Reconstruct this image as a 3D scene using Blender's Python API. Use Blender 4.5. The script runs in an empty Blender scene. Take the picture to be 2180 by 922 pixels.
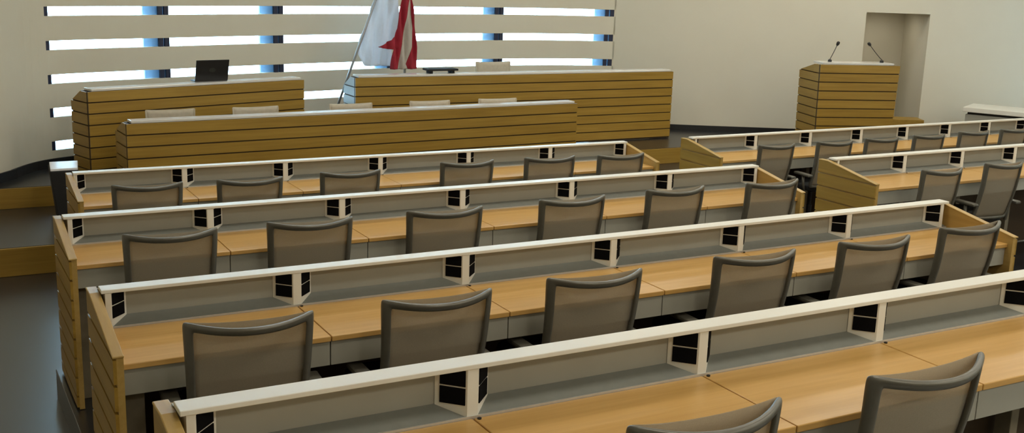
import bpy, bmesh, math, random
from mathutils import Vector, Matrix
random.seed(4)
S = bpy.context.scene
C = S.collection

# ------------------------------------------------------------------ materials
def mat(name):
    m = bpy.data.materials.new(name); m.use_nodes = True
    nt = m.node_tree
    b = nt.nodes['Principled BSDF']
    return m, nt, b

def plain(name, col, rough=.5, metal=0., noise=.06, scale=30., spec=.5, bump=0.):
    m, nt, b = mat(name)
    N, L = nt.nodes, nt.links
    tc = N.new('ShaderNodeTexCoord'); n = N.new('ShaderNodeTexNoise')
    n.inputs['Scale'].default_value = scale; n.inputs['Detail'].default_value = 4
    L.new(tc.outputs['Object'], n.inputs['Vector'])
    r = N.new('ShaderNodeValToRGB')
    r.color_ramp.elements[0].position = .3; r.color_ramp.elements[1].position = .7
    r.color_ramp.elements[0].color = [c * (1 - noise) for c in col] + [1]
    r.color_ramp.elements[1].color = [min(1, c * (1 + noise)) for c in col] + [1]
    L.new(n.outputs['Fac'], r.inputs['Fac']); L.new(r.outputs['Color'], b.inputs['Base Color'])
    b.inputs['Roughness'].default_value = rough; b.inputs['Metallic'].default_value = metal
    b.inputs['Specular IOR Level'].default_value = spec
    if bump:
        bp = N.new('ShaderNodeBump'); bp.inputs['Strength'].default_value = bump
        L.new(n.outputs['Fac'], bp.inputs['Height']); L.new(bp.outputs['Normal'], b.inputs['Normal'])
    return m

def wood(name, dark, light, axis='x', plank=0., rough=.38, spec=.4):
    m, nt, b = mat(name)
    N, L = nt.nodes, nt.links
    tc = N.new('ShaderNodeTexCoord')
    src = tc.outputs['Object']
    if plank:
        sp = N.new('ShaderNodeSeparateXYZ'); L.new(src, sp.inputs[0])
        d = N.new('ShaderNodeMath'); d.operation = 'DIVIDE'; d.inputs[1].default_value = plank
        L.new(sp.outputs['Z'], d.inputs[0])
        f = N.new('ShaderNodeMath'); f.operation = 'FLOOR'; L.new(d.outputs[0], f.inputs[0])
        wn = N.new('ShaderNodeTexWhiteNoise'); wn.noise_dimensions = '1D'; L.new(f.outputs[0], wn.inputs['W'])
        off = N.new('ShaderNodeVectorMath'); off.operation = 'MULTIPLY_ADD'
        off.inputs[1].default_value = (7, 7, 7)
        L.new(wn.outputs['Color'], off.inputs[0]); L.new(src, off.inputs[2])
        src = off.outputs[0]
    mp = N.new('ShaderNodeMapping')
    mp.inputs['Scale'].default_value = (2.2, 42, 42) if axis == 'x' else (42, 2.2, 42)
    L.new(src, mp.inputs['Vector'])
    n1 = N.new('ShaderNodeTexNoise'); n1.inputs['Scale'].default_value = 1.0; n1.inputs['Detail'].default_value = 6
    n1.inputs['Distortion'].default_value = .35
    L.new(mp.outputs[0], n1.inputs['Vector'])
    mp2 = N.new('ShaderNodeMapping')
    mp2.inputs['Scale'].default_value = (.7, 5, 5) if axis == 'x' else (5, .7, 5)
    L.new(src, mp2.inputs['Vector'])
    n2 = N.new('ShaderNodeTexNoise'); n2.inputs['Scale'].default_value = 1.0; n2.inputs['Detail'].default_value = 3
    L.new(mp2.outputs[0], n2.inputs['Vector'])
    mx = N.new('ShaderNodeMath'); mx.operation = 'MULTIPLY_ADD'; mx.inputs[1].default_value = .55
    L.new(n1.outputs['Fac'], mx.inputs[0])
    h = N.new('ShaderNodeMath'); h.operation = 'MULTIPLY'; h.inputs[1].default_value = .45
    L.new(n2.outputs['Fac'], h.inputs[0]); L.new(h.outputs[0], mx.inputs[2])
    r = N.new('ShaderNodeValToRGB')
    r.color_ramp.elements[0].position = .33; r.color_ramp.elements[1].position = .66
    r.color_ramp.elements[0].color = (*dark, 1); r.color_ramp.elements[1].color = (*light, 1)
    L.new(mx.outputs[0], r.inputs['Fac']); L.new(r.outputs['Color'], b.inputs['Base Color'])
    b.inputs['Roughness'].default_value = rough; b.inputs['Specular IOR Level'].default_value = spec
    return m

OAK_D, OAK_L = (.265, .155, .024), (.37, .225, .040)
M = {}
M['oak_x'] = wood('oak_planks_along', OAK_D, OAK_L, 'x', .1)
M['oak_y'] = wood('oak_planks_across', OAK_D, OAK_L, 'y', .1)
M['maple'] = wood('maple_desktop', (.49, .275, .075), (.61, .365, .12), 'x', 0, .34)
M['cap'] = wood('maple_edge', (.36, .225, .06), (.46, .30, .09), 'y', 0, .4)
M['seam'] = plain('dark_groove', (.045, .026, .010), .8)
M['white'] = plain('white_laminate', (.70, .68, .61), .42, noise=.02, scale=8)
M['panel'] = plain('off_white_panel', (.32, .312, .265), .5, noise=.03, scale=6)
M['dais_top'] = plain('pale_gloss_top', (.70, .69, .66), .1, noise=.02, scale=6, spec=1.)
M['gutter'] = plain('grey_gutter', (.195, .203, .183), .45, noise=.04)
M['edge_metal'] = plain('aluminium_edge', (.62, .61, .58), .35, .6, noise=.03)
M['black'] = plain('black_plastic', (.008, .008, .009), .45, noise=.1)
M['grille'] = plain('black_grille', (.003, .003, .004), .9, noise=.2, scale=200, spec=.1)
M['leg'] = plain('taupe_leg', (.21, .18, .125), .6)
M['frame'] = plain('chair_frame_grey', (.12, .113, .09), .36, .25, noise=.06, spec=.6)
M['seat'] = plain('black_seat_fabric', (.012, .012, .012), .85, noise=.2, scale=120)
M['chrome'] = plain('polished_metal', (.6, .6, .6), .2, 1., noise=.02)
M['wall'] = plain('cream_plaster', (.64, .60, .49), .75, noise=.015, scale=2.5)
M['ceil'] = plain('white_ceiling', (.7, .69, .66), .85, noise=.01)
M['base'] = plain('black_skirting', (.008, .008, .009), .45)
M['navy'] = plain('navy_mullion', (.010, .016, .05), .5)
M['fin'] = plain('light_fade_fin', (.17, .27, .42), .7)
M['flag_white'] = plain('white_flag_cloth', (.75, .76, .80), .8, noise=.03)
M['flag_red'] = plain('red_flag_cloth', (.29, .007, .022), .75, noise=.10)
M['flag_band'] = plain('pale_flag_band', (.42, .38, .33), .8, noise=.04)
M['pole'] = plain('silver_pole', (.33, .34, .35), .35, .5)
M['pale_mesh'] = plain('cream_chair_back', (.46, .41, .32), .7)
M['lid'] = plain('white_lid', (.86, .87, .90), .3)

def cloth_mat(name, col, k):
    m = plain(name, col, .8, noise=.03)
    N, L = m.node_tree.nodes, m.node_tree.links
    b = N['Principled BSDF']; o = N['Material Output']
    t = N.new('ShaderNodeBsdfTranslucent'); t.inputs['Color'].default_value = (*col, 1)
    mx = N.new('ShaderNodeMixShader'); mx.inputs[0].default_value = k
    L.new(b.outputs[0], mx.inputs[1]); L.new(t.outputs[0], mx.inputs[2]); L.new(mx.outputs[0], o.inputs['Surface'])
    return m
M['flag_white'] = cloth_mat('thin_white_flag_cloth', (.80, .80, .82), .45)

def mesh_mat():
    m, nt, b = mat('taupe_mesh')
    N, L = nt.nodes, nt.links
    tc = N.new('ShaderNodeTexCoord'); w = N.new('ShaderNodeTexNoise')
    w.inputs['Scale'].default_value = 260; L.new(tc.outputs['Object'], w.inputs['Vector'])
    r = N.new('ShaderNodeValToRGB')
    r.color_ramp.elements[0].color = (.27, .228, .162, 1); r.color_ramp.elements[1].color = (.345, .295, .215, 1)
    L.new(w.outputs['Fac'], r.inputs['Fac']); L.new(r.outputs['Color'], b.inputs['Base Color'])
    b.inputs['Roughness'].default_value = .85
    b.inputs['Alpha'].default_value = .64
    return m
M['mesh'] = mesh_mat()

def floor_mat():
    m, nt, b = mat('dark_linoleum')
    N, L = nt.nodes, nt.links
    tc = N.new('ShaderNodeTexCoord'); n = N.new('ShaderNodeTexNoise')
    n.inputs['Scale'].default_value = 3; n.inputs['Detail'].default_value = 8
    L.new(tc.outputs['Object'], n.inputs['Vector'])
    r = N.new('ShaderNodeValToRGB')
    r.color_ramp.elements[0].color = (.007, .008, .010, 1); r.color_ramp.elements[1].color = (.013, .015, .018, 1)
    L.new(n.outputs['Fac'], r.inputs['Fac']); L.new(r.outputs['Color'], b.inputs['Base Color'])
    b.inputs['Roughness'].default_value = .28; b.inputs['Specular IOR Level'].default_value = 1.; b.inputs['IOR'].default_value = 1.65
    return m
M['floor'] = floor_mat()

def glass_mat():
    m = bpy.data.materials.new('window_glass'); m.use_nodes = True
    nt = m.node_tree; N, L = nt.nodes, nt.links
    N.clear()
    o = N.new('ShaderNodeOutputMaterial'); t = N.new('ShaderNodeBsdfTransparent'); g = N.new('ShaderNodeBsdfGlossy')
    g.inputs['Roughness'].default_value = .05
    t.inputs['Color'].default_value = (.93, .98, 1, 1)
    f = N.new('ShaderNodeFresnel'); f.inputs['IOR'].default_value = 1.4
    mx = N.new('ShaderNodeMixShader')
    L.new(f.outputs[0], mx.inputs[0]); L.new(t.outputs[0], mx.inputs[1]); L.new(g.outputs[0], mx.inputs[2])
    L.new(mx.outputs[0], o.inputs[0])
    return m
M['glass'] = glass_mat()

def emis(name, col, s):
    m, nt, b = mat(name)
    b.inputs['Base Color'].default_value = (.8, .8, .8, 1)
    b.inputs['Emission Color'].default_value = (*col, 1); b.inputs['Emission Strength'].default_value = s
    return m

# ------------------------------------------------------------------ mesh helpers
class MB:
    def __init__(s): s.v = []; s.f = []
    def box(s, x0, x1, y0, y1, z0, z1, mtx=None):
        b = len(s.v)
        p = [(x, y, z) for z in (z0, z1) for y in (y0, y1) for x in (x0, x1)]
        s.v += [tuple(mtx @ Vector(q)) if mtx else q for q in p]
        s.f += [[b + i for i in q] for q in ((0, 2, 3, 1), (4, 5, 7, 6), (0, 1, 5, 4), (2, 6, 7, 3), (0, 4, 6, 2), (1, 3, 7, 5))]
        return s
    def prism(s, poly, fn, t0, t1):
        """poly: list of 2D points; fn(a,b,t)->xyz"""
        n = len(poly); b = len(s.v)
        s.v += [fn(a, c, t0) for a, c in poly] + [fn(a, c, t1) for a, c in poly]
        s.f += [[b + i for i in range(n)][::-1], [b + n + i for i in range(n)]]
        s.f += [[b + i, b + (i + 1) % n, b + n + (i + 1) % n, b + n + i] for i in range(n)]
        return s
    def tube(s, pts, rad, n=10, cap=True):
        pts = [Vector(p) for p in pts]; b = len(s.v)
        for i, p in enumerate(pts):
            d = (pts[min(i + 1, len(pts) - 1)] - pts[max(i - 1, 0)]).normalized()
            a = Vector((0, 0, 1)) if abs(d.z) < .9 else Vector((0, 1, 0))
            u = d.cross(a).normalized(); w = u.cross(d)
            r = rad[i] if isinstance(rad, (list, tuple)) else rad
            s.v += [tuple(p + (u * math.cos(2 * math.pi * k / n) + w * math.sin(2 * math.pi * k / n)) * r) for k in range(n)]
        for i in range(len(pts) - 1):
            for k in range(n):
                s.f.append([b + i * n + k, b + i * n + (k + 1) % n, b + (i + 1) * n + (k + 1) % n, b + (i + 1) * n + k])
        if cap:
            s.f.append([b + k for k in range(n)][::-1]); e = b + (len(pts) - 1) * n
            s.f.append([e + k for k in range(n)])
        return s
    def grid(s, fn, nu, nv):
        b = len(s.v)
        for j in range(nv + 1):
            for i in range(nu + 1): s.v.append(tuple(fn(i / nu, j / nv)))
        for j in range(nv):
            for i in range(nu):
                a = b + j * (nu + 1) + i
                s.f.append([a, a + 1, a + nu + 2, a + nu + 1])
        return s
    def build(s, name, material, parent=None, smooth=False, bevel=0.):
        me = bpy.data.meshes.new(name); me.from_pydata(s.v, [], s.f)
        bm = bmesh.new(); bm.from_mesh(me); bmesh.ops.recalc_face_normals(bm, faces=bm.faces)
        bm.to_mesh(me); bm.free()
        if smooth:
            for p in me.polygons: p.use_smooth = True
        me.materials.append(material)
        o = bpy.data.objects.new(name, me); C.objects.link(o)
        if parent: o.parent = parent
        if bevel:
            bv = o.modifiers.new('bevel', 'BEVEL'); bv.width = bevel; bv.segments = 2; bv.limit_method = 'ANGLE'
        return o

def clip(poly, z, keep_above):
    out = []
    for i in range(len(poly)):
        a, b = poly[i], poly[(i + 1) % len(poly)]
        ia = (a[1] >= z) == keep_above; ib = (b[1] >= z) == keep_above
        if ia: out.append(a)
        if ia != ib:
            t = (z - a[1]) / (b[1] - a[1]); out.append((a[0] + t * (b[0] - a[0]), z))
    return out

def planks(mb, groove_mb, poly, fn, t0, t1, pitch=.1, gap=.012, depth=.012):
    """poly = outline in (along, z); a dark core and planks proud of it on the t1 side"""
    d = depth if t1 > t0 else -depth
    groove_mb.prism(poly, fn, t0, t1 - d)
    zmax = max(p[1] for p in poly); z0 = min(p[1] for p in poly)
    k = 0
    z = zmax
    while z > z0 + .01:
        lo = max(z0, z - pitch)
        q = clip(clip(poly, z - gap * .0, False), lo + gap, True)
        if len(q) > 2 and max(p[1] for p in q) - min(p[1] for p in q) > .004:
            mb.prism(q, fn, t1 - d, t1)
        z = lo
    return mb

def empty(name, loc, rz=0., label=None, cat=None, group=None, scale=None):
    o = bpy.data.objects.new(name, None); C.objects.link(o)
    o.location = loc; o.rotation_euler = (0, 0, rz); o.empty_display_size = .1
    if scale: o.scale = scale
    tag(o, label, cat, group)
    return o

def tag(o, label=None, cat=None, group=None, kind=None):
    if label: o['label'] = label
    if cat: o['category'] = cat
    if group: o['group'] = group
    if kind: o['kind'] = kind
    return o

def struct(o, label=None): return tag(o, label, kind='structure')

def copy_tree(o, parent=None):
    c = o.copy(); C.objects.link(c); c.parent = parent
    for ch in list(o.children): copy_tree(ch, c)
    return c

# ------------------------------------------------------------------ levels
ZM, ZD = .218, .398                 # middle step and dais floor
FL = {1: 0., 2: .158, 3: .249, 4: .448}
YR = {1: 8.04, 2: 5.961, 3: 4.236, 4: 2.486}
H = .878                            # underside of a desk's ledge above its floor

# floor: main level with the tiers of the seating on it, then the two levels of the dais
def ramp(y):
    return [(-3.5, 0.), (8.765, 0.)]
fp = ramp(0)
f = MB()
x0, x1 = -2.5, 13.
prof = fp + [(8.765, ZM), (10.17, ZM), (10.17, ZD), (13.2, ZD), (13.2, -.3), (-3.5, -.3)]
f.prism(prof, lambda a, b, t: (t, a, b), x0, x1)
struct(f.build('floor', M['floor']))

# wooden step faces
def riser(name, y, z0, z1):
    m = MB(); m.box(-2.3, 12.6, y - .022, y, z0 + .002, z1 - .004)
    return struct(m.build(name, M['oak_x']))
riser('trim_1', 8.765, 0, ZM)
riser('trim_2', 10.17, ZM, ZD)

# platforms under each desk row
def platform(name, xa, xb, ya, yb, z):
    m = MB(); m.box(xa, xb, ya, yb, -.2, z)
    return struct(m.build(name, M['floor'], bevel=.004))
platform('platform', .60, 5.42, 4.72, 6.16, FL[2])
platform('platform', .53, 5.34, 2.98, 4.42, FL[3])
platform('platform', .44, 5.4, 1.25, 2.66, FL[4])
platform('platform', -.9, 12.4, -3., 1.25, FL[4])
platform('platform', 5.4, 12.4, 1.25, 4.0, FL[3])
platform('platform', 6.02, 10.3, 4.72, 6.2, FL[2])

# ------------------------------------------------------------------ curved front wall with slot windows
ctrl = [(.30, 9.95), (.70, 10.48), (1.13, 11.02), (1.175, 11.07), (2.314, 11.43), (3.604, 11.79), (5.05, 12.04), (6.51, 12.13),
        (7.4, 12.03), (8.02, 11.80), (8.55, 11.43), (9.177, 11.066), (9.9, 10.648)]
def cr(P, n=10):
    out = []
    for i in range(len(P) - 1):
        p0 = Vector(P[max(i - 1, 0)]); p1 = Vector(P[i]); p2 = Vector(P[i + 1]); p3 = Vector(P[min(i + 2, len(P) - 1)])
        for k in range(n):
            t = k / n
            out.append(.5 * ((2 * p1) + (p2 - p0) * t + (2 * p0 - 5 * p1 + 4 * p2 - p3) * t * t + (3 * p1 - p0 - 3 * p2 + p3) * t ** 3))
    out.append(Vector(P[-1])); return out
left_pts = [Vector(p) for p in ((-.95, -3.), (-.95, 6.0), (-.85, 7.2), (-.55, 8.4), (-.15, 9.3))]
smooth_left = cr([(-.95, 5.0), (-.95, 6.0), (-.85, 7.2), (-.55, 8.4), (-.15, 9.3), (.30, 9.95), (.70, 10.48), (1.15, 11.0)], 6)
front = cr([(-.15, 9.3), (.30, 9.95), (.70, 10.48), (1.175, 11.06), (2.314, 11.43), (3.604, 11.79), (5.05, 12.04), (6.51, 12.13), (7.35, 12.06), (8.02, 11.86)], 12)
front = [p for p in front if p.x >= .30]
right = cr([(8.02, 11.86), (8.35, 11.62), (8.75, 11.33), (9.177, 11.066), (9.9, 10.648)], 6)
ZT = 4.2
def wall_strip(name, pts, z0, z1, th=.2, material=None, out=1, mb=None):
    m = mb or MB(); b = len(m.v); n = len(pts)
    for i, p in enumerate(pts):
        d = (pts[min(i + 1, n - 1)] - pts[max(i - 1, 0)]).normalized()
        nrm = Vector((-d.y, d.x)) * out
        q = p + nrm * th
        m.v += [(p.x, p.y, z0), (q.x, q.y, z0), (q.x, q.y, z1), (p.x, p.y, z1)]
    for i in range(n - 1):
        for k in range(4):
            m.f.append([b + 4 * i + k, b + 4 * i + (k + 1) % 4, b + 4 * i + 4 + (k + 1) % 4, b + 4 * i + 4 + k])
    m.f.append([b, b + 1, b + 2, b + 3]); e = b + 4 * (n - 1); m.f.append([e, e + 3, e + 2, e + 1])
    if mb is None: return struct(m.build(name, material or M['wall']))
    return m
# left wall
lw = [Vector((-.95, -3.))] + [p for p in smooth_left if p.x < .28] + [front[0]]
wall_strip('wall_left', lw, -.2, ZT, .2)
# window wall: bands between the slots
SLOT = [.600, .913, 1.226, 1.539, 1.852, 2.165, 2.478, 2.791, 3.104, 3.417, 3.730]
hs = .043
zz = [(-.2, SLOT[0] - hs)] + [(SLOT[i] + hs, SLOT[i + 1] - hs) for i in range(len(SLOT) - 1)] + [(SLOT[-1] + hs, ZT)]
fw = MB()
for a, b in zz: wall_strip(None, front, a, b, .05, mb=fw)
WALL_FRONT = fw
rw = MB()
wall_strip(None, right, -.2, ZT, .2, mb=rw)
# straight right wall with a recessed doorway
RD = Vector((math.cos(math.radians(-30)), math.sin(math.radians(-30)))); RN = Vector((-RD.y, RD.x))
P0 = Vector((9.177, 11.066))
def rp(s): return P0 + RD * s
sL = (Vector((10.685, 10.195)) - P0).dot(RD); sR = (Vector((11.376, 9.796)) - P0).dot(RD)
def slab(mb, s0, s1, z0, z1, d0=0., d1=.2):
    mb.prism([(s0, z0), (s1, z0), (s1, z1), (s0, z1)], lambda a, b, t: tuple(rp(a) + RN * t) + (b,), d0, d1)
sA = (right[-1] - P0).dot(RD)
slab(rw, sA - .002, sL, -.2, ZT); slab(rw, sR, 4.6, -.2, ZT); slab(rw, sL, sR, 1.972, ZT)
struct(rw.build('wall_right', M['wall']))
al = MB()
slab(al, sL - .2, sL, -.2, 2.2, .2, 1.0); slab(al, sR, sR + .2, -.2, 2.2, .2, 1.0)
slab(al, sL - .2, sR + .2, -.2, 2.2, .95, 1.15); slab(al, sL, sR, 1.972, 2.2, .2, 1.0)
struct(al.build('wall_alcove', M['wall']))
# door at the end of the alcove
# far right, back walls and ceiling
e = rp(4.6)
wall_strip('wall_side', [e, Vector((e.x + .2, e.y - 1.2)), Vector((e.x + .25, -3.))], -.2, ZT, .2)
wall_strip('wall_back', [Vector((e.x + .45, -3.)), Vector((-1.15, -3.))], -.2, ZT, .2)
c = MB(); c.box(-1.6, 14., -3.4, 13., ZT, ZT + .15); struct(c.build('ceiling', M['ceil']))
# skirting
def skirting(name, pts, z, h=.075, th=.018):
    m = MB(); wall_strip(None, pts, z, z + h, -th, mb=m); return struct(m.build(name, M['base']))
dense = cr([(-.95, 4.0), (-.95, 5.0), (-.95, 6.0), (-.85, 7.2), (-.55, 8.4), (-.15, 9.3), (.30, 9.95), (.70, 10.48), (1.175, 11.06)], 24)
for ya, yb, zb in ((4., 8.76, 0.), (8.75, 10.17, ZM), (10.15, 10.62, ZD)):
    skirting('baseboard_left', [p for p in dense if ya < p.y < yb], zb, .085)
skirting('baseboard_front', [p for p in front if p.y > 10.55], ZD, .085)
skirting('baseboard_right', right + [rp(sL)], ZD, .07)

# slot windows: five bays by seven slots
def arc(pts):
    L = [0.]
    for a, b in zip(pts, pts[1:]): L.append(L[-1] + (b - a).length)
    return L
AL = arc(front)
def at_s(s):
    s = max(0, min(AL[-1], s))
    for i in range(len(AL) - 1):
        if s <= AL[i + 1]:
            t = (s - AL[i]) / (AL[i + 1] - AL[i]); d = (front[i + 1] - front[i]).normalized()
            return front[i] + (front[i + 1] - front[i]) * t, d, Vector((-d.y, d.x))
def s_of_x(x):
    for i in range(len(front) - 1):
        if front[i].x <= x <= front[i + 1].x:
            return AL[i] + (AL[i + 1] - AL[i]) * (x - front[i].x) / (front[i + 1].x - front[i].x)
    return AL[-1] if x > front[-1].x else 0
JX = [1.18, 2.37, 3.655, 5.09, 6.545, 8.0]
JS = [s_of_x(x) for x in JX]
def seg(s0, s1, d0, d1, z0, z1, mb, n=6):
    b = len(mb.v)
    for i in range(n + 1):
        p, d, nr = at_s(s0 + (s1 - s0) * i / n)
        for dd, z in ((d0, z0), (d1, z0), (d1, z1), (d0, z1)):
            q = p + nr * dd; mb.v.append((q.x, q.y, z))
    for i in range(n):
        for k in range(4): mb.f.append([b + 4 * i + k, b + 4 * i + (k + 1) % 4, b + 4 * i + 4 + (k + 1) % 4, b + 4 * i + 4 + k])
    mb.f.append([b, b + 1, b + 2, b + 3]); e = b + 4 * n; mb.f.append([e, e + 3, e + 2, e + 1])
SU = s_of_x(.42)  # upper slots get an unseen extra bay, added for window glow on the floor
seg(0, JS[0] - .015, 0, .05, -.1, 2.09, WALL_FRONT, 16); seg(0, SU, 0, .05, 2.0, 4.1, WALL_FRONT, 3); seg(JS[-1] - .001, AL[-1], 0, .05, -.1, 4.1, WALL_FRONT, 1)
struct(WALL_FRONT.build('wall_front', M['wall']))
wi = 0
for k, z in enumerate(SLOT):
    for j in range(0 if k < 5 else -1, 5):
        wi += 1
        a, b = (JS[j] if j >= 0 else SU), JS[j + 1]
        g = MB(); seg(a, b, .034, .040, z - hs, z + hs, g)
        w = struct(g.build('window_%d' % wi, M['glass']))
        for nm, c0, c1 in (('mullion', b - .115, b - .068), ('mullion', b - .050, b - .002)) + ((('mullion', a - .02, a + .028),) if j == 0 else ()):
            q = MB(); seg(c0, c1, .006, .034, z - hs, z + hs, q, 2); q.build(nm, M['navy'], w)
# blue fins added behind the joints to imitate the light's fade in each slot
for j in range(5):
    s1 = JS[j + 1]
    prof = []
    for i in range(13):
        t = i / 12
        prof.append((s1 - .03 - .20 * (1 - t), .058 + .05 * (1 - t)))
    m = MB(); b = len(m.v)
    for s, d in prof:
        p, dd, nr = at_s(s); q = p + nr * d; q2 = p + nr * (d + .03)
        m.v += [(q.x, q.y, .2), (q2.x, q2.y, .2), (q2.x, q2.y, 4.2), (q.x, q.y, 4.2)]
    for i in range(12):
        for k in range(4): m.f.append([b + 4 * i + k, b + 4 * i + (k + 1) % 4, b + 4 * i + 4 + (k + 1) % 4, b + 4 * i + 4 + k])
    m.f.append([b, b + 1, b + 2, b + 3]); e_ = b + 48; m.f.append([e_, e_ + 3, e_ + 2, e_ + 1])
    struct(m.build('trim_%d' % (3 + j), M['fin']))

# ------------------------------------------------------------------ bench desks
def bench(loc, noses, xl, xr, label, group='long bench desks facing the dais', left_half=True, right_half=True):
    """noses: x of every speaker box, first and last are the half boxes at the ends (None = no box)"""
    x0 = loc[0]
    root = empty('bench_desk', loc, 0, label, 'desk', group)
    X = lambda x: x - x0
    a, b = X(xl), X(xr)
    m = MB(); m.box(a, b, 0, .072, H, H + .014); m.build('ledge', M['white'], root, bevel=.002)
    m = MB(); m.box(a, b, .075, .095, H - .15, H); m.build('back_panel', M['panel'], root)
    m = MB(); m.prism([(.006, H - .160), (.0745, H - .160), (.0745, H - .112), (.006, H - .136)], lambda u, z, t: (t, u, z), a, b); m.build('cable_gutter', M['gutter'], root)
    m = MB(); m.box(a, b, 0, .005, H - .155, H - .134); m.build('edge_strip', M['edge_metal'], root)
    # front panel towards the dais
    m, g = MB(), MB()
    planks(m, g, [(a, .012), (b, .012), (b, H - .012), (a, H - .012)], lambda u, z, t: (u, t, z), .096, .128)
    fpn = m.build('front_panel', M['oak_x'], root); g.build('groove_backing', M['seam'], fpn)
    # desktops, aprons, legs between the speaker boxes
    edges = [a] + [X(n) for n in noses[1:-1]] + [b]
    for i in range(len(edges) - 1):
        e0, e1 = edges[i] + (.002 if i else 0), edges[i + 1] - (.002 if i < len(edges) - 2 else 0)
        m = MB(); m.box(e0, e1, -.415, -.001, H - .162, H - .14); m.build('desktop', M['maple'], root, bevel=.003)
        m = MB(); m.box(e0, e1, -.402, -.385, H - .262, H - .164); m.build('apron', M['panel'], root, bevel=.002)
    lx = [a + .05] + edges[1:-1] + [b - .05]
    for i, x in enumerate(lx):
        ends_ = i in (0, len(lx) - 1)
        m = MB(); m.box(x - (.04 if ends_ else .022), x + (.04 if ends_ else .022), -.30 if ends_ else -.0, .07, .0, H - .164); m.build('leg', M['leg'], root, bevel=.003)
    # end panels with a top that slopes down to the user
    poly = [(-.445, .004), (.135, .004), (.135, H - .012), (.045, H - .012), (-.40, H - .095), (-.445, H - .103)]
    for sgn, x in ((-1, a), (1, b)):
        m, g = MB(), MB()
        planks(m, g, poly, lambda u, z, t, x=x: (x + t, u, z), 0., sgn * .036)
        g2 = MB(); 
        p = m.build('end_panel', M['oak_y'], root); g.build('groove_backing', M['cap'], p)
        cap = MB()
        path = [(.138, H - .013), (.045, H - .012), (-.40, H - .095), (-.449, H - .104)]
        top = [(u, z + .008) for u, z in path]
        cap.prism(path + top[::-1], lambda u, z, t, x=x: (x + t, u, z), -sgn * .002, sgn * .038)
        cap.build('edge_cap', M['cap'], p, bevel=.003)
    # speaker boxes: wedge with two angled grilled faces and a flat nose
    for i, n in enumerate(noses):
        if n is None: continue
        x = X(n); nw, w, d = .016, .066, .073
        lh = not (i == 0 and left_half); rh = not (i == len(noses) - 1 and right_half)
        pl = []
        pl += [(x - nw - w, d), (x - nw, 0.004)] if lh else [(x - .004, d), (x - .004, .004)]
        pl += [(x + nw, .004), (x + nw + w, d)] if rh else [(x + .004, .004), (x + .004, d)]
        m = MB(); m.prism(pl, lambda u, v, t: (u, v, t), H - .137, H - .001)
        bx = m.build('speaker_box', M['white'], root)
        for on, A, B in ((lh, (x - nw - w, d), (x - nw, .004)), (rh, (x + nw, .004), (x + nw + w, d))):
            if not on: continue
            A = Vector(A); B = Vector(B); t = (B - A).normalized(); nr = Vector((t.y, -t.x)); Lg = (B - A).length
            for z0, z1 in ((H - .050, H - .004), (H - .103, H - .055)):
                g = MB()
                q0 = A + t * Lg * (.16 if B.x <= x else .06); q1 = A + t * Lg * (.94 if B.x <= x else .84)
                poly2 = [(q0.x, q0.y), (q1.x, q1.y), (q1.x + nr.x * .003, q1.y + nr.y * .003), (q0.x + nr.x * .003, q0.y + nr.y * .003)]
                g.prism(poly2, lambda u, v, t_: (u, v, t_), z0, z1)
                g.build('speaker_grille', M['grille'], bx)
        if 0 < i < len(noses) - 1:
            g = MB(); g.tube([(x + .014, -.012, H - .1405), (x + .014, -.012, H - .136)], .006, 10)
            g.build('cable_grommet', M['black'], root)
    return root

N1 = [.98, 1.734, 2.490, 3.266, 4.049, 4.836, 5.619]
N2 = [.686, 1.417, 2.183, 2.968, 3.761, 4.551, 5.321]
N3 = [.606, 1.354, 2.132, 2.926, 3.714, 4.475, 5.215]
N4 = [.525, 1.282, 2.067, 2.824, 3.60, 4.40, 5.19]
R1 = [6.42, 7.153, 7.857, 8.555, 9.219, 9.869, 10.509, 11.12]
R2 = [6.15, 6.876, 7.541, 8.195, 8.84, 9.48, 10.1]
bench((3.3, YR[1], FL[1]), N1, .975, 5.634, 'long oak bench desk nearest the dais in the left block')
bench((3.0, YR[2], FL[2]), N2, .662, 5.335, 'long oak bench desk second from the dais in the left block')
bench((2.9, YR[3], FL[3]), N3, .588, 5.255, 'long oak bench desk third from the dais in the left block')
bench((2.8, YR[4], FL[4]), N4, .506, 5.21, 'nearest long oak bench desk with bare desktop in the right foreground')
bench((8.8, 8.060, FL[1]), R1, 6.386, 11.14, 'long oak bench desk in front of the lectern in the right block')
bench((8.1, 5.998, FL[2]), R2, 6.12, 10.12, 'right block bench desk nearer the camera, its planked end beside the aisle')

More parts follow.
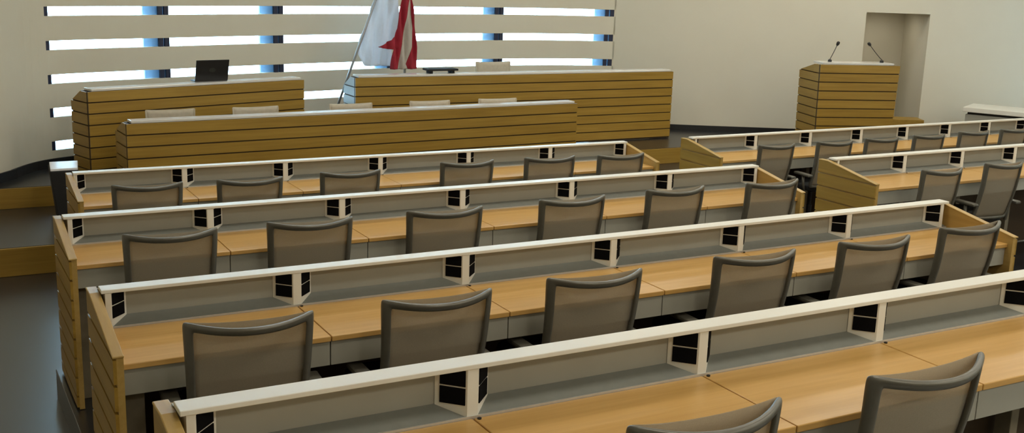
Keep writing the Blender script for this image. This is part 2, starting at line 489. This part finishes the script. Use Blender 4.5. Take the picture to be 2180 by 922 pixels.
# ------------------------------------------------------------------ office chairs
def make_chair(mesh_m, label, group, frame_m=None):
    frame_m = frame_m or M['frame']
    root = empty('office_chair', (0, 0, 0), 0, label, 'chair', group)
    WT, WB, ZB, ZTOP = .232, .212, .455, .902
    def Sf(u, v, bow=.095):
        w = WB + (WT - WB) * v
        y = .085 * (1 - v) - bow * (1 - u * u) * (.35 + .65 * v) - .02 * math.sin(math.pi * min(1, v))
        z = ZB + (ZTOP - ZB) * v + .016 * (u * u) ** 1.2 * v
        return Vector((u * w, y, z))
    # frame ring
    path = []
    for i in range(9): path.append((-1, .0 + .96 * i / 8, -.85, .06 + .85 * i / 8))
    path.append((-.985, .99, -.835, .925))
    for i in range(13):
        u = -.95 + 1.9 * i / 12; path.append((u, 1.0, u * .86, .925))
    path.append((.985, .99, .835, .925))
    for i in range(9): path.append((1, .96 - .96 * i / 8, .85, .91 - .85 * i / 8))
    for i in range(5):
        u = .8 - 1.6 * i / 4; path.append((u, .0, u * .9, .06))
    m = MB(); n = len(path)
    for uo, vo, ui, vi in path:
        o_, i_ = Sf(uo, vo), Sf(ui, vi)
        th = .017
        for p, dy in ((o_, -th), (o_, th), (i_, th * .6), (i_, -th * .6)): m.v.append((p.x, p.y + dy, p.z))
    for i in range(n):
        for k in range(4):
            m.f.append([4 * i + k, 4 * i + (k + 1) % 4, 4 * ((i + 1) % n) + (k + 1) % 4, 4 * ((i + 1) % n) + k])
    fr = m.build('backrest_frame', frame_m, root, smooth=True)
    sb = fr.modifiers.new('smooth', 'SUBSURF'); sb.levels = 1; sb.render_levels = 2
    m = MB(); m.grid(lambda i, j: Sf(-.93 + 1.86 * i, .03 + .96 * j, .006), 12, 12)
    bm_ = m.build('backrest_mesh', mesh_m, root, smooth=True)
    so = bm_.modifiers.new('thick', 'SOLIDIFY'); so.thickness = .004
    # seat cushion
    m = MB()
    out = []
    for i in range(24):
        t = 2 * math.pi * i / 24; cx, sx = math.cos(t), math.sin(t)
        out.append((.235 * math.copysign(abs(cx) ** .45, cx), .30 + .225 * math.copysign(abs(sx) ** .45, sx)))
    m.prism(out, lambda a, b, t: (a, b, t), .425, .475)
    m.build('seat', M['seat'], root, bevel=.018, smooth=False)
    # arms
    for s in (-1, 1):
        m = MB()
        m.tube([(s * .245, .10, .43), (s * .262, .10, .50), (s * .262, .11, .575)], [.013, .013, .015], 8)
        st = m.build('armrest', M['frame'], root, smooth=True)
        m = MB(); m.box(s * .262 - .032, s * .262 + .032, .0, .22, .574, .598)
        m.build('arm_pad', M['frame'], st, bevel=.01)
    m = MB(); m.tube([(0, .28, .08), (0, .28, .25)], .026, 12); m.tube([(0, .28, .25), (0, .28, .425)], .018, 12)
    m.build('gas_column', M['black'], root, smooth=False)
    m = MB(); m.box(-.10, .10, .16, .40, .395, .425); m.box(-.04, .04, .02, .18, .40, .42)
    m.build('tilt_mechanism', M['black'], root, bevel=.006)
    m = MB()
    for k in range(5):
        t = 2 * math.pi * k / 5 + .3
        m.tube([(0, .28, .105), (.15 * math.cos(t), .28 + .15 * math.sin(t), .088), (.27 * math.cos(t), .28 + .27 * math.sin(t), .068)], [.03, .024, .014], 8)
    bs = m.build('base', M['frame'], root, smooth=True)
    for k in range(5):
        t = 2 * math.pi * k / 5 + .3
        cx, cy = .27 * math.cos(t), .28 + .27 * math.sin(t)
        m = MB(); ax = Vector((-math.sin(t), math.cos(t), 0))
        for s in (-1, 1):
            p = Vector((cx, cy, .029)) + ax * s * .010
            m.tube([p, p + ax * s * .014], .029, 14)
        m.build('caster', M['black'], bs)
    return root

chairs = []
def chair(x, y, z, ang, label, group, proto=None, scale=None):
    o = copy_tree(proto) if chairs or proto else None
    return o
protoA = make_chair(M['mesh'], 'x', 'x')
used = {'A': False, 'B': False}
def put(key, proto, x, y, z, ang, label, group, scale=(1, 1, 1)):
    if not used[key]: o = proto; used[key] = True
    else: o = copy_tree(proto)
    o.location = (x, y, z); o.rotation_euler = (0, 0, math.radians(ang)); o.scale = scale
    o['label'] = label; o['group'] = group
    return o
ORD = ['leftmost', 'second from the left', 'third from the left', 'fourth from the left', 'fifth from the left', 'sixth from the left']
rowsL = {
 1: [(1.355, 7.42, -4), (2.032, 7.38, -3), (2.778, 7.42, -2.6), (3.772, 7.52, -2), (4.498, 7.49, -4), (5.138, 7.42, -1)],
 2: [(1.086, 5.397, -1.7), (1.798, 5.395, -4), (2.574, 5.393, -3), (3.413, 5.405, 0), (4.192, 5.435, 1), (4.958, 5.403, 2)],
 3: [(.996, 3.663, -5), (1.721, 3.656, -2), (2.449, 3.676, -2.5), (3.319, 3.688, -3), (4.066, 3.684, -2), (4.798, 3.724, 0)],
 4: [(1.632, 1.937, -1.2), (2.405, 1.949, 1.1)]}
where = {1: 'at the left desk nearest the dais', 2: 'at the second left desk from dais', 3: 'at the third left desk from dais'}
for r in (1, 2, 3):
    for i, (x, y, a) in enumerate(rowsL[r]):
        w = ORD[i] if i < 5 else 'rightmost'
        put('A', protoA, x, y, FL[r], a, 'mesh back office chair, %s %s' % (w, where[r]), 'mesh chairs in the left block')
put('A', protoA, *rowsL[4][0][:2], FL[4], rowsL[4][0][2], 'grey framed mesh office chair cut off by the bottom edge, nearest the camera', 'mesh chairs in the left block')
put('A', protoA, *rowsL[4][1][:2], FL[4], rowsL[4][1][2], 'grey framed mesh office chair in the bottom right corner at the nearest desk', 'mesh chairs in the left block')
rR1 = [(6.826, 7.421, -2), (7.512, 7.40, -6), (8.14, 7.42, -4), (8.80, 7.43, -4), (9.50, 7.47, -4), (10.12, 7.47, -2)]
for i, (x, y, a) in enumerate(rR1):
    w = ORD[i] if i < 5 else 'rightmost in view'
    put('A', protoA, x, y, FL[1], a, 'mesh back office chair, %s at the right desk before the lectern' % w, 'mesh chairs in the right block', (.9, 1, 1))
for i, (x, y, a) in enumerate([(6.50, 5.34, -6), (7.22, 5.38, -6)]):
    put('A', protoA, x, y, FL[2], a, 'mesh back office chair, %s at the nearer right desk' % ('first beside the planked end panel', 'second from the planked end panel')[i], 'mesh chairs in the right block', (.82, 1, 1))

# ------------------------------------------------------------------ dais desks
def dais_desk(name, loc, rz, W, Hh, label, end_mat=None, depth=.62, legs=2, ledge_d=.24):
    root = empty(name, loc, rz, label, 'desk', 'panelled desks on the dais')
    m, g = MB(), MB()
    planks(m, g, [(0, .004), (W, .004), (W, Hh), (0, Hh)], lambda u, z, t: (u, -t, z), -.035, .0)
    fpn = m.build('front_panel', M['oak_x'], root); g.build('groove_backing', M['seam'], fpn)
    m = MB(); m.box(.045, W - .02, .03, ledge_d, Hh, Hh + .022); m.build('ledge', M['dais_top'], root, bevel=.003)
    m = MB(); m.box(.02, W - .02, ledge_d - .01, ledge_d + .008, Hh - .2, Hh); m.build('back_panel', M['panel'], root)
    m = MB(); m.box(.02, W - .02, ledge_d + .01, depth, Hh - .12, Hh - .095); m.build('desktop', M['maple'], root, bevel=.003)
    poly = [(.037, .004), (depth, .004), (depth, Hh - .11), (.16, Hh - .004), (.037, Hh - .004)]
    for x, s, ml in ((0., -1, end_mat), (W, 1, None)):
        m, g = MB(), MB()
        planks(m, g, poly, lambda u, z, t, x=x, s=s: (x - s * .036 + t, u, z), 0, s * .036)
        p = m.build('end_panel', ml or M['oak_y'], root); g.build('groove_backing', M['seam'], p)
    for i in range(legs):
        x = W * (i + 1) / (legs + 1)
        m = MB(); m.box(x - .02, x + .02, .02, .08, 0, Hh - .2); m.build('leg', M['leg'], root)
    return root
ul = dais_desk('dais_desk', (1.391, 10.042 + .13, ZD), math.atan2(10.676 - 10.042, 3.549 - 1.391), 2.25, .805, 'angled oak desk on the dais at left, laptop on its pale top', depth=.36, ledge_d=.18)
ur = dais_desk('dais_desk', (4.10, 10.80, ZD), 0., 4.085, .812, 'widest oak desk on the dais, right of the gap, flags behind it', end_mat=M['panel'], depth=.36, legs=2, ledge_d=.2)
lw_ = dais_desk('clerk_desk', (1.574, 9.42, ZM), math.atan2(.275, 4.56), 4.57, .80, 'low oak front desk below the dais with five pale chair backs behind', depth=.42, legs=4, ledge_d=.16)

# cream backed chairs behind the dais desks
protoB = make_chair(M['pale_mesh'], 'x', 'x', M['pale_mesh'])
lowx = [(1.821, 2.313, 10.08), (2.611, 3.074, 10.08), (3.604, 3.964, 10.09), (4.402, 4.867, 10.11), (5.188, 5.641, 10.12)]
for i, (a, b, y) in enumerate(lowx):
    put('B', protoB, (a + b) / 2, y, ZM, 180 + (2, 3, 0, -2, -3)[i], 'pale backed chair above the low front desk, %s of five' % (ORD[i] if i < 4 else 'rightmost'), 'pale chairs behind the low front desk', (.97, .58, .905))
put('B', protoB, 6.0, 11.35, ZD, 180, 'pale backed chair behind the widest dais desk, right of the flags', 'pale chairs behind the low front desk', (1, .8, 1))['group'] = 'pale chairs behind the dais desks'

# laptop on the left dais desk
tl = ul.rotation_euler.z
lt = empty('laptop', (2.575, 10.655, ZD + .827), tl - .12, 'open black laptop seen from behind on the left dais desk', 'laptop')
m = MB(); m.box(-.165, .165, -.01, .10, 0, .012); m.build('keyboard_deck', M['black'], lt, bevel=.003)
m = MB(); mt = Matrix.Translation((0, -.008, .010)) @ Matrix.Rotation(math.radians(14), 4, 'X')
m.box(-.165, .165, -.010, 0, 0, .205, mt); sc = m.build('screen', M['black'], lt, bevel=.004)
m = MB(); pts = [(.032 * math.cos(t * math.pi / 12), .105 + .022 * math.sin(t * math.pi / 12)) for t in range(24)]
m.prism(pts, lambda a, b, t: tuple(mt @ Vector((a, t, b))), -.0115, -.0101); m.build('lid_oval', plain('dark_grey_oval', (.03, .032, .03), .3), sc)  # dark grey oval on the back of the lid
# black riser
rs = empty('document_stand', (5.14, 10.95, ZD + .834), 0, 'low black stand on two feet lying on the dais desk right of the flags', 'stand')
m = MB(); m.box(-.18, .18, -.08, .08, .028, .05); m.build('top', M['seat'], rs, bevel=.004)
for x in (-.13, .13):
    m = MB(); m.box(x - .014, x + .014, -.06, .06, 0, .03); m.build('foot', M['seat'], rs, bevel=.003)

# ------------------------------------------------------------------ flags
def cloth(name, rows, fn_fold, material, parent, nu=10, sub=4, th=.004):
    """rows: list of (z, x_left, x_right) from the top down, smoothly joined"""
    R = []
    for i in range(len(rows) - 1):
        for k in range(sub):
            t = k / sub; R.append(tuple(rows[i][j] * (1 - t) + rows[i + 1][j] * t for j in range(3)))
    R.append(rows[-1])
    m = MB()
    def fn(i, j):
        z, a, b = R[round(j * (len(R) - 1))]
        x = a + (b - a) * i
        return (x, fn_fold(x, z), z)
    m.grid(fn, nu, len(R) - 1)
    o = m.build(name, material, parent, smooth=True)
    so = o.modifiers.new('thick', 'SOLIDIFY'); so.thickness = th
    return o
def flag(name, base, top, label, lean):
    root = empty(name, base, 0, label, 'flag', 'flags standing behind the widest dais desk')
    m = MB(); m.tube([(0, 0, 0), (0, 0, .03), (0, 0, .05), (0, 0, .10)], [.13, .13, .06, .022], 20); m.build('base', M['pole'], root)
    p1 = Vector((0, 0, .06)); p2 = Vector(top) - Vector(base)
    m = MB(); m.tube([p1, p1 * .5 + p2 * .5, p2], .0135, 12)
    pl = m.build('pole', M['pole'], root, smooth=True)
    m = MB(); m.tube([p2, p2 + Vector((.005, 0, .03)), p2 + Vector((.012, 0, .06)), p2 + Vector((.02, 0, .10))], [.012, .03, .026, .002], 12); m.build('finial', M['pole'], pl, smooth=True)
    return root
fb = (3.995, 11.46, ZD)
wf = flag('flag', fb, (4.78, 11.46, 2.50), 'white flag on a leaning silver pole', 1)
L = lambda px, z: (px - fb[0], 0, z - ZD)
def polex(z): return fb[0] + (4.78 - 3.995) * (z - ZD - .06) / (2.50 - ZD - .06)
rows = []
for z, w in ((2.46, .02), (2.30, .16), (2.12, .30), (1.98, .33), (1.80, .36), (1.60, .41), (1.45, .42), (1.33, .36), (1.265, .34)):
    xl = polex(z) if z > 1.42 else polex(1.42) + (1.42 - z) * .75
    rows.append((z - ZD, xl - fb[0], min(xl + w, 4.86) - fb[0]))
cloth('flag_cloth', rows, lambda x, z: .03 + .022 * math.sin(x * 34 + z * 5) + .014 * math.sin(x * 71 - z * 9), M['flag_white'], wf, nu=22)
fb2 = (4.86, 11.32, ZD)
rf = flag('flag', fb2, (4.90, 11.32, 2.45), 'red and white flag hanging in folds beside the white flag', 0)
Z = lambda z: z - ZD
def rr(l): return [(Z(z), a - fb2[0], b - fb2[0]) for z, a, b in l]
fold = lambda x, z: -.035 + .018 * math.sin(x * 62 + z * 7) + .010 * math.sin(x * 120 - z * 5)
cloth('red_band', rr([(2.40, 4.86, 4.90), (2.2, 4.84, 4.905), (1.996, 4.822, 4.912), (1.87, 4.785, 4.885), (1.75, 4.775, 4.86), (1.692, 4.770, 4.85), (1.60, 4.735, 4.835), (1.565, 4.69, 4.828),
                      (1.53, 4.63, 4.822), (1.49, 4.556, 4.815), (1.475, 4.60, 4.812), (1.462, 4.72, 4.81), (1.386, 4.706, 4.80), (1.30, 4.697, 4.785), (1.245, 4.696, 4.775)]), fold, M['flag_red'], rf, 12)
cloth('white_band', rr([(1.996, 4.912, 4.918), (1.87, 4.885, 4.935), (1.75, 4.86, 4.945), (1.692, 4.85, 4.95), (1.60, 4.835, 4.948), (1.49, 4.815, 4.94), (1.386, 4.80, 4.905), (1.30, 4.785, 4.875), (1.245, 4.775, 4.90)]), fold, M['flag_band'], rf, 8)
cloth('red_band', rr([(2.40, 4.90, 4.93), (2.2, 4.905, 4.94), (1.996, 4.918, 4.94), (1.922, 4.93, 4.952), (1.75, 4.945, 4.968), (1.692, 4.95, 4.976), (1.60, 4.948, 4.986), (1.49, 4.94, 4.997), (1.386, 4.905, 5.003), (1.30, 4.875, 5.008), (1.245, 4.90, 5.012)]), fold, M['flag_red'], rf, 8)

# ------------------------------------------------------------------ lectern
A = Vector((9.042, 9.225)); B = Vector((9.958, 8.914)); ang = math.atan2(B.y - A.y, B.x - A.x); LW = (B - A).length
lec = empty('lectern', (A.x, A.y, ZM), ang, 'oak planked lectern with two gooseneck microphones', 'lectern')
LH = 1.207
m, g = MB(), MB()
planks(m, g, [(.02, .004), (LW - .035, .004), (LW, LH), (0, LH)], lambda u, z, t: (u, -t, z), -.035, 0., pitch=.1)
fpn = m.build('front_panel', M['oak_x'], lec); g.build('groove_backing', M['seam'], fpn)
for x, x2, s in ((0., .02, -1), (LW, LW - .035, 1)):
    m, g = MB(), MB()
    planks(m, g, [(.037, .004), (.55, .004), (.55, LH - .10), (.16, LH - .004), (.037, LH - .004)],
           lambda u, z, t, x=x, x2=x2, s=s: (x2 + (x - x2) * z / LH - s * .036 + t, u, z), 0, s * .036, pitch=.1)
    p = m.build('side_panel', M['oak_y'], lec); g.build('groove_backing', M['seam'], p)
m = MB(); m.box(.05, LW - .05, .05, .30, LH, LH + .022); m.build('top_ledge', M['dais_top'], lec, bevel=.003)
m = MB(); m.box(.04, LW - .04, .30, .53, LH - .17, LH - .145); m.build('reading_shelf', M['maple'], lec, bevel=.003)
def mic(x0, z0, x1, z1, label):
    root = empty('gooseneck_microphone', (0, 0, 0), 0, label, 'microphone', 'microphones on the lectern')
    loc = Vector((A.x, A.y, ZM + LH + .0225)) + Matrix.Rotation(ang, 3, 'Z') @ Vector((x0, .18, 0))
    root.location = loc; root.rotation_euler = (0, 0, ang)
    m = MB(); m.tube([(0, 0, 0), (0, 0, .018), (0, 0, .03)], [.022, .022, .008], 14); m.build('base', M['black'], root)
    dx, dz = x1, z1
    pts = [Vector((dx * t ** .9, -.02 * t, .03 + (dz - .03) * t)) for t in [i / 8 for i in range(9)]]
    m = MB(); m.tube(pts, .0042, 8); m.build('gooseneck', M['black'], root, smooth=True)
    d = (pts[-1] - pts[-2]).normalized(); p = pts[-1]
    m = MB(); m.tube([p - d * .005, p + d * .008, p + d * .028, p + d * .045, p + d * .05], [.006, .015, .019, .015, .004], 12); m.build('head', M['black'], root, smooth=True)
mic(.19, 0, .06, .185, 'left gooseneck microphone on the lectern, tilting right')
mic(.83, 0, -.17, .19, 'right gooseneck microphone on the lectern, tilting left')

# wooden step in the doorway recess
st = MB()
slab(st, sL + .05, sR - .03, ZD, .672, -.30, -.02)
tag(st.build('wooden_step', M['oak_x'], bevel=.004), 'low wooden step box before the wall recess, right of the lectern', 'step')

# white side table at the right wall
tb = empty('side_table', (11.194, 8.994, ZM), math.atan2(8.384 - 8.994, 11.505 - 11.194), 'white side table by the right wall beyond the right block desk', 'table')
m = MB(); m.box(0, .72, 0, .55, .635, .69); m.build('table_top', M['white'], tb, bevel=.004)
m = MB(); m.box(.03, .69, .03, .52, .0, .605); m.build('cabinet', M['panel'], tb, bevel=.004)
m = MB(); m.box(.05, .67, .05, .50, .605, .635); m.build('recess', M['black'], tb)

# black bin with a white lid left of the front desk
bn = empty('black_cabinet', (1.085, 9.67, ZM), 0, 'black cabinet with a white top on the step, left of the front desks', 'cabinet')
m = MB()
b0 = len(m.v)
m.v += [(-.06, -.15, 0), (.05, -.15, 0), (.09, .15, 0), (-.05, .15, 0), (-.112, -.17, .425), (.112, -.17, .425), (.13, .17, .425), (-.09, .17, .425)]
m.f += [[0, 3, 2, 1], [4, 5, 6, 7], [0, 1, 5, 4], [1, 2, 6, 5], [2, 3, 7, 6], [3, 0, 4, 7]]
m.build('body', M['seat'], bn, bevel=.006)
m = MB(); m.prism([(-.105, -.16), (.105, -.16), (.15, .18), (-.075, .18)], lambda a, b, t: (a, b, t), .425, .445); m.build('lid', M['lid'], bn, bevel=.003)

# ------------------------------------------------------------------ lights
W = bpy.data.worlds.new('sky'); S.world = W; W.use_nodes = True
bg = W.node_tree.nodes['Background']; bg.inputs['Color'].default_value = (.48, .77, 1., 1); bg.inputs['Strength'].default_value = 17.

diff = emis('lamp_diffuser', (1, .93, .80), 3.)
def unseen_ceiling_light(x, y, power, w=1.2, d=.6, label=''):
    root = empty('unseen_ceiling_light', (x, y, ZT), 0, label, 'ceiling light', 'ceiling light panels')
    m = MB(); m.box(-w / 2 - .02, w / 2 + .02, -d / 2 - .02, d / 2 + .02, -.05, 0); m.build('housing', M['white'], root)
    m = MB(); m.box(-w / 2, w / 2, -d / 2, d / 2, -.056, -.051); m.build('diffuser', diff, root)
    l = bpy.data.lights.new('lamp', 'AREA'); l.shape = 'RECTANGLE'; l.size = w; l.size_y = d; l.energy = power; l.color = (1, .93, .78)
    o = bpy.data.objects.new('lamp', l); C.objects.link(o); o.parent = root; o.location = (0, 0, -.07)
for j, (y, e_) in enumerate(((-1.8, 52), (1.6, 22), (4.6, 22), (7.4, 20))):  # back row, behind the camera, is fill added for the camera-facing sides
    for i, x in enumerate((2.4, 5.2, 8.0, 10.8)):
        unseen_ceiling_light(x, y, e_, label='unseen ceiling light panel over the seating, %s row from the back, %s from the left' % (('first', 'second', 'third', 'fourth')[j], ('first', 'second', 'third', 'fourth')[i]))
unseen_ceiling_light(9.6, 9.2, 22, label='unseen fill light panel added above the lectern')  # dais panels are fill added to brighten the front wall
unseen_ceiling_light(1.6, 9.2, 8, label='unseen fill light panel added above the left end of the dais')
unseen_ceiling_light(4.4, 9.7, 6, label='unseen fill light panel added above the middle of the dais')
unseen_ceiling_light(7.2, 9.7, 26, label='unseen fill light panel added above the right end of the dais')

pc = rp((sL + sR) / 2) + RN * .5  # downlight added to brighten the inside of the recess
dl = empty('unseen_ceiling_light', (pc.x, pc.y, 1.972), math.radians(-30), 'small unseen fill downlight added in the ceiling of the wall recess', 'ceiling light')
m = MB(); m.tube([(0, 0, -.012), (0, 0, 0)], .05, 20); m.build('diffuser', diff, dl)
l = bpy.data.lights.new('lamp', 'AREA'); l.shape = 'DISK'; l.size = .1; l.energy = 1.2; l.color = (1, .93, .78)
o = bpy.data.objects.new('lamp', l); C.objects.link(o); o.parent = dl; o.location = (0, 0, -.02)

# ------------------------------------------------------------------ camera
cd = bpy.data.cameras.new('camera'); cam = bpy.data.objects.new('camera', cd); C.objects.link(cam)
r = Vector((0.8768586, -0.4796933, 0.0318310)); u = Vector((0.0789782, 0.2090477, 0.9747110)); fw_ = Vector((0.4742166, 0.8521698, -0.2211907))
cam.matrix_world = Matrix(((r.x, u.x, -fw_.x, 0), (r.y, u.y, -fw_.y, 0), (r.z, u.z, -fw_.z, 2.386), (0, 0, 0, 1)))
cd.sensor_width = 36; cd.lens = 38.6665; cd.clip_start = .05
S.camera = cam
S.view_settings.view_transform = 'Standard'; S.view_settings.look = 'None'; S.view_settings.gamma = 1
S.view_settings.use_curve_mapping = False
S.view_settings.exposure = 0.
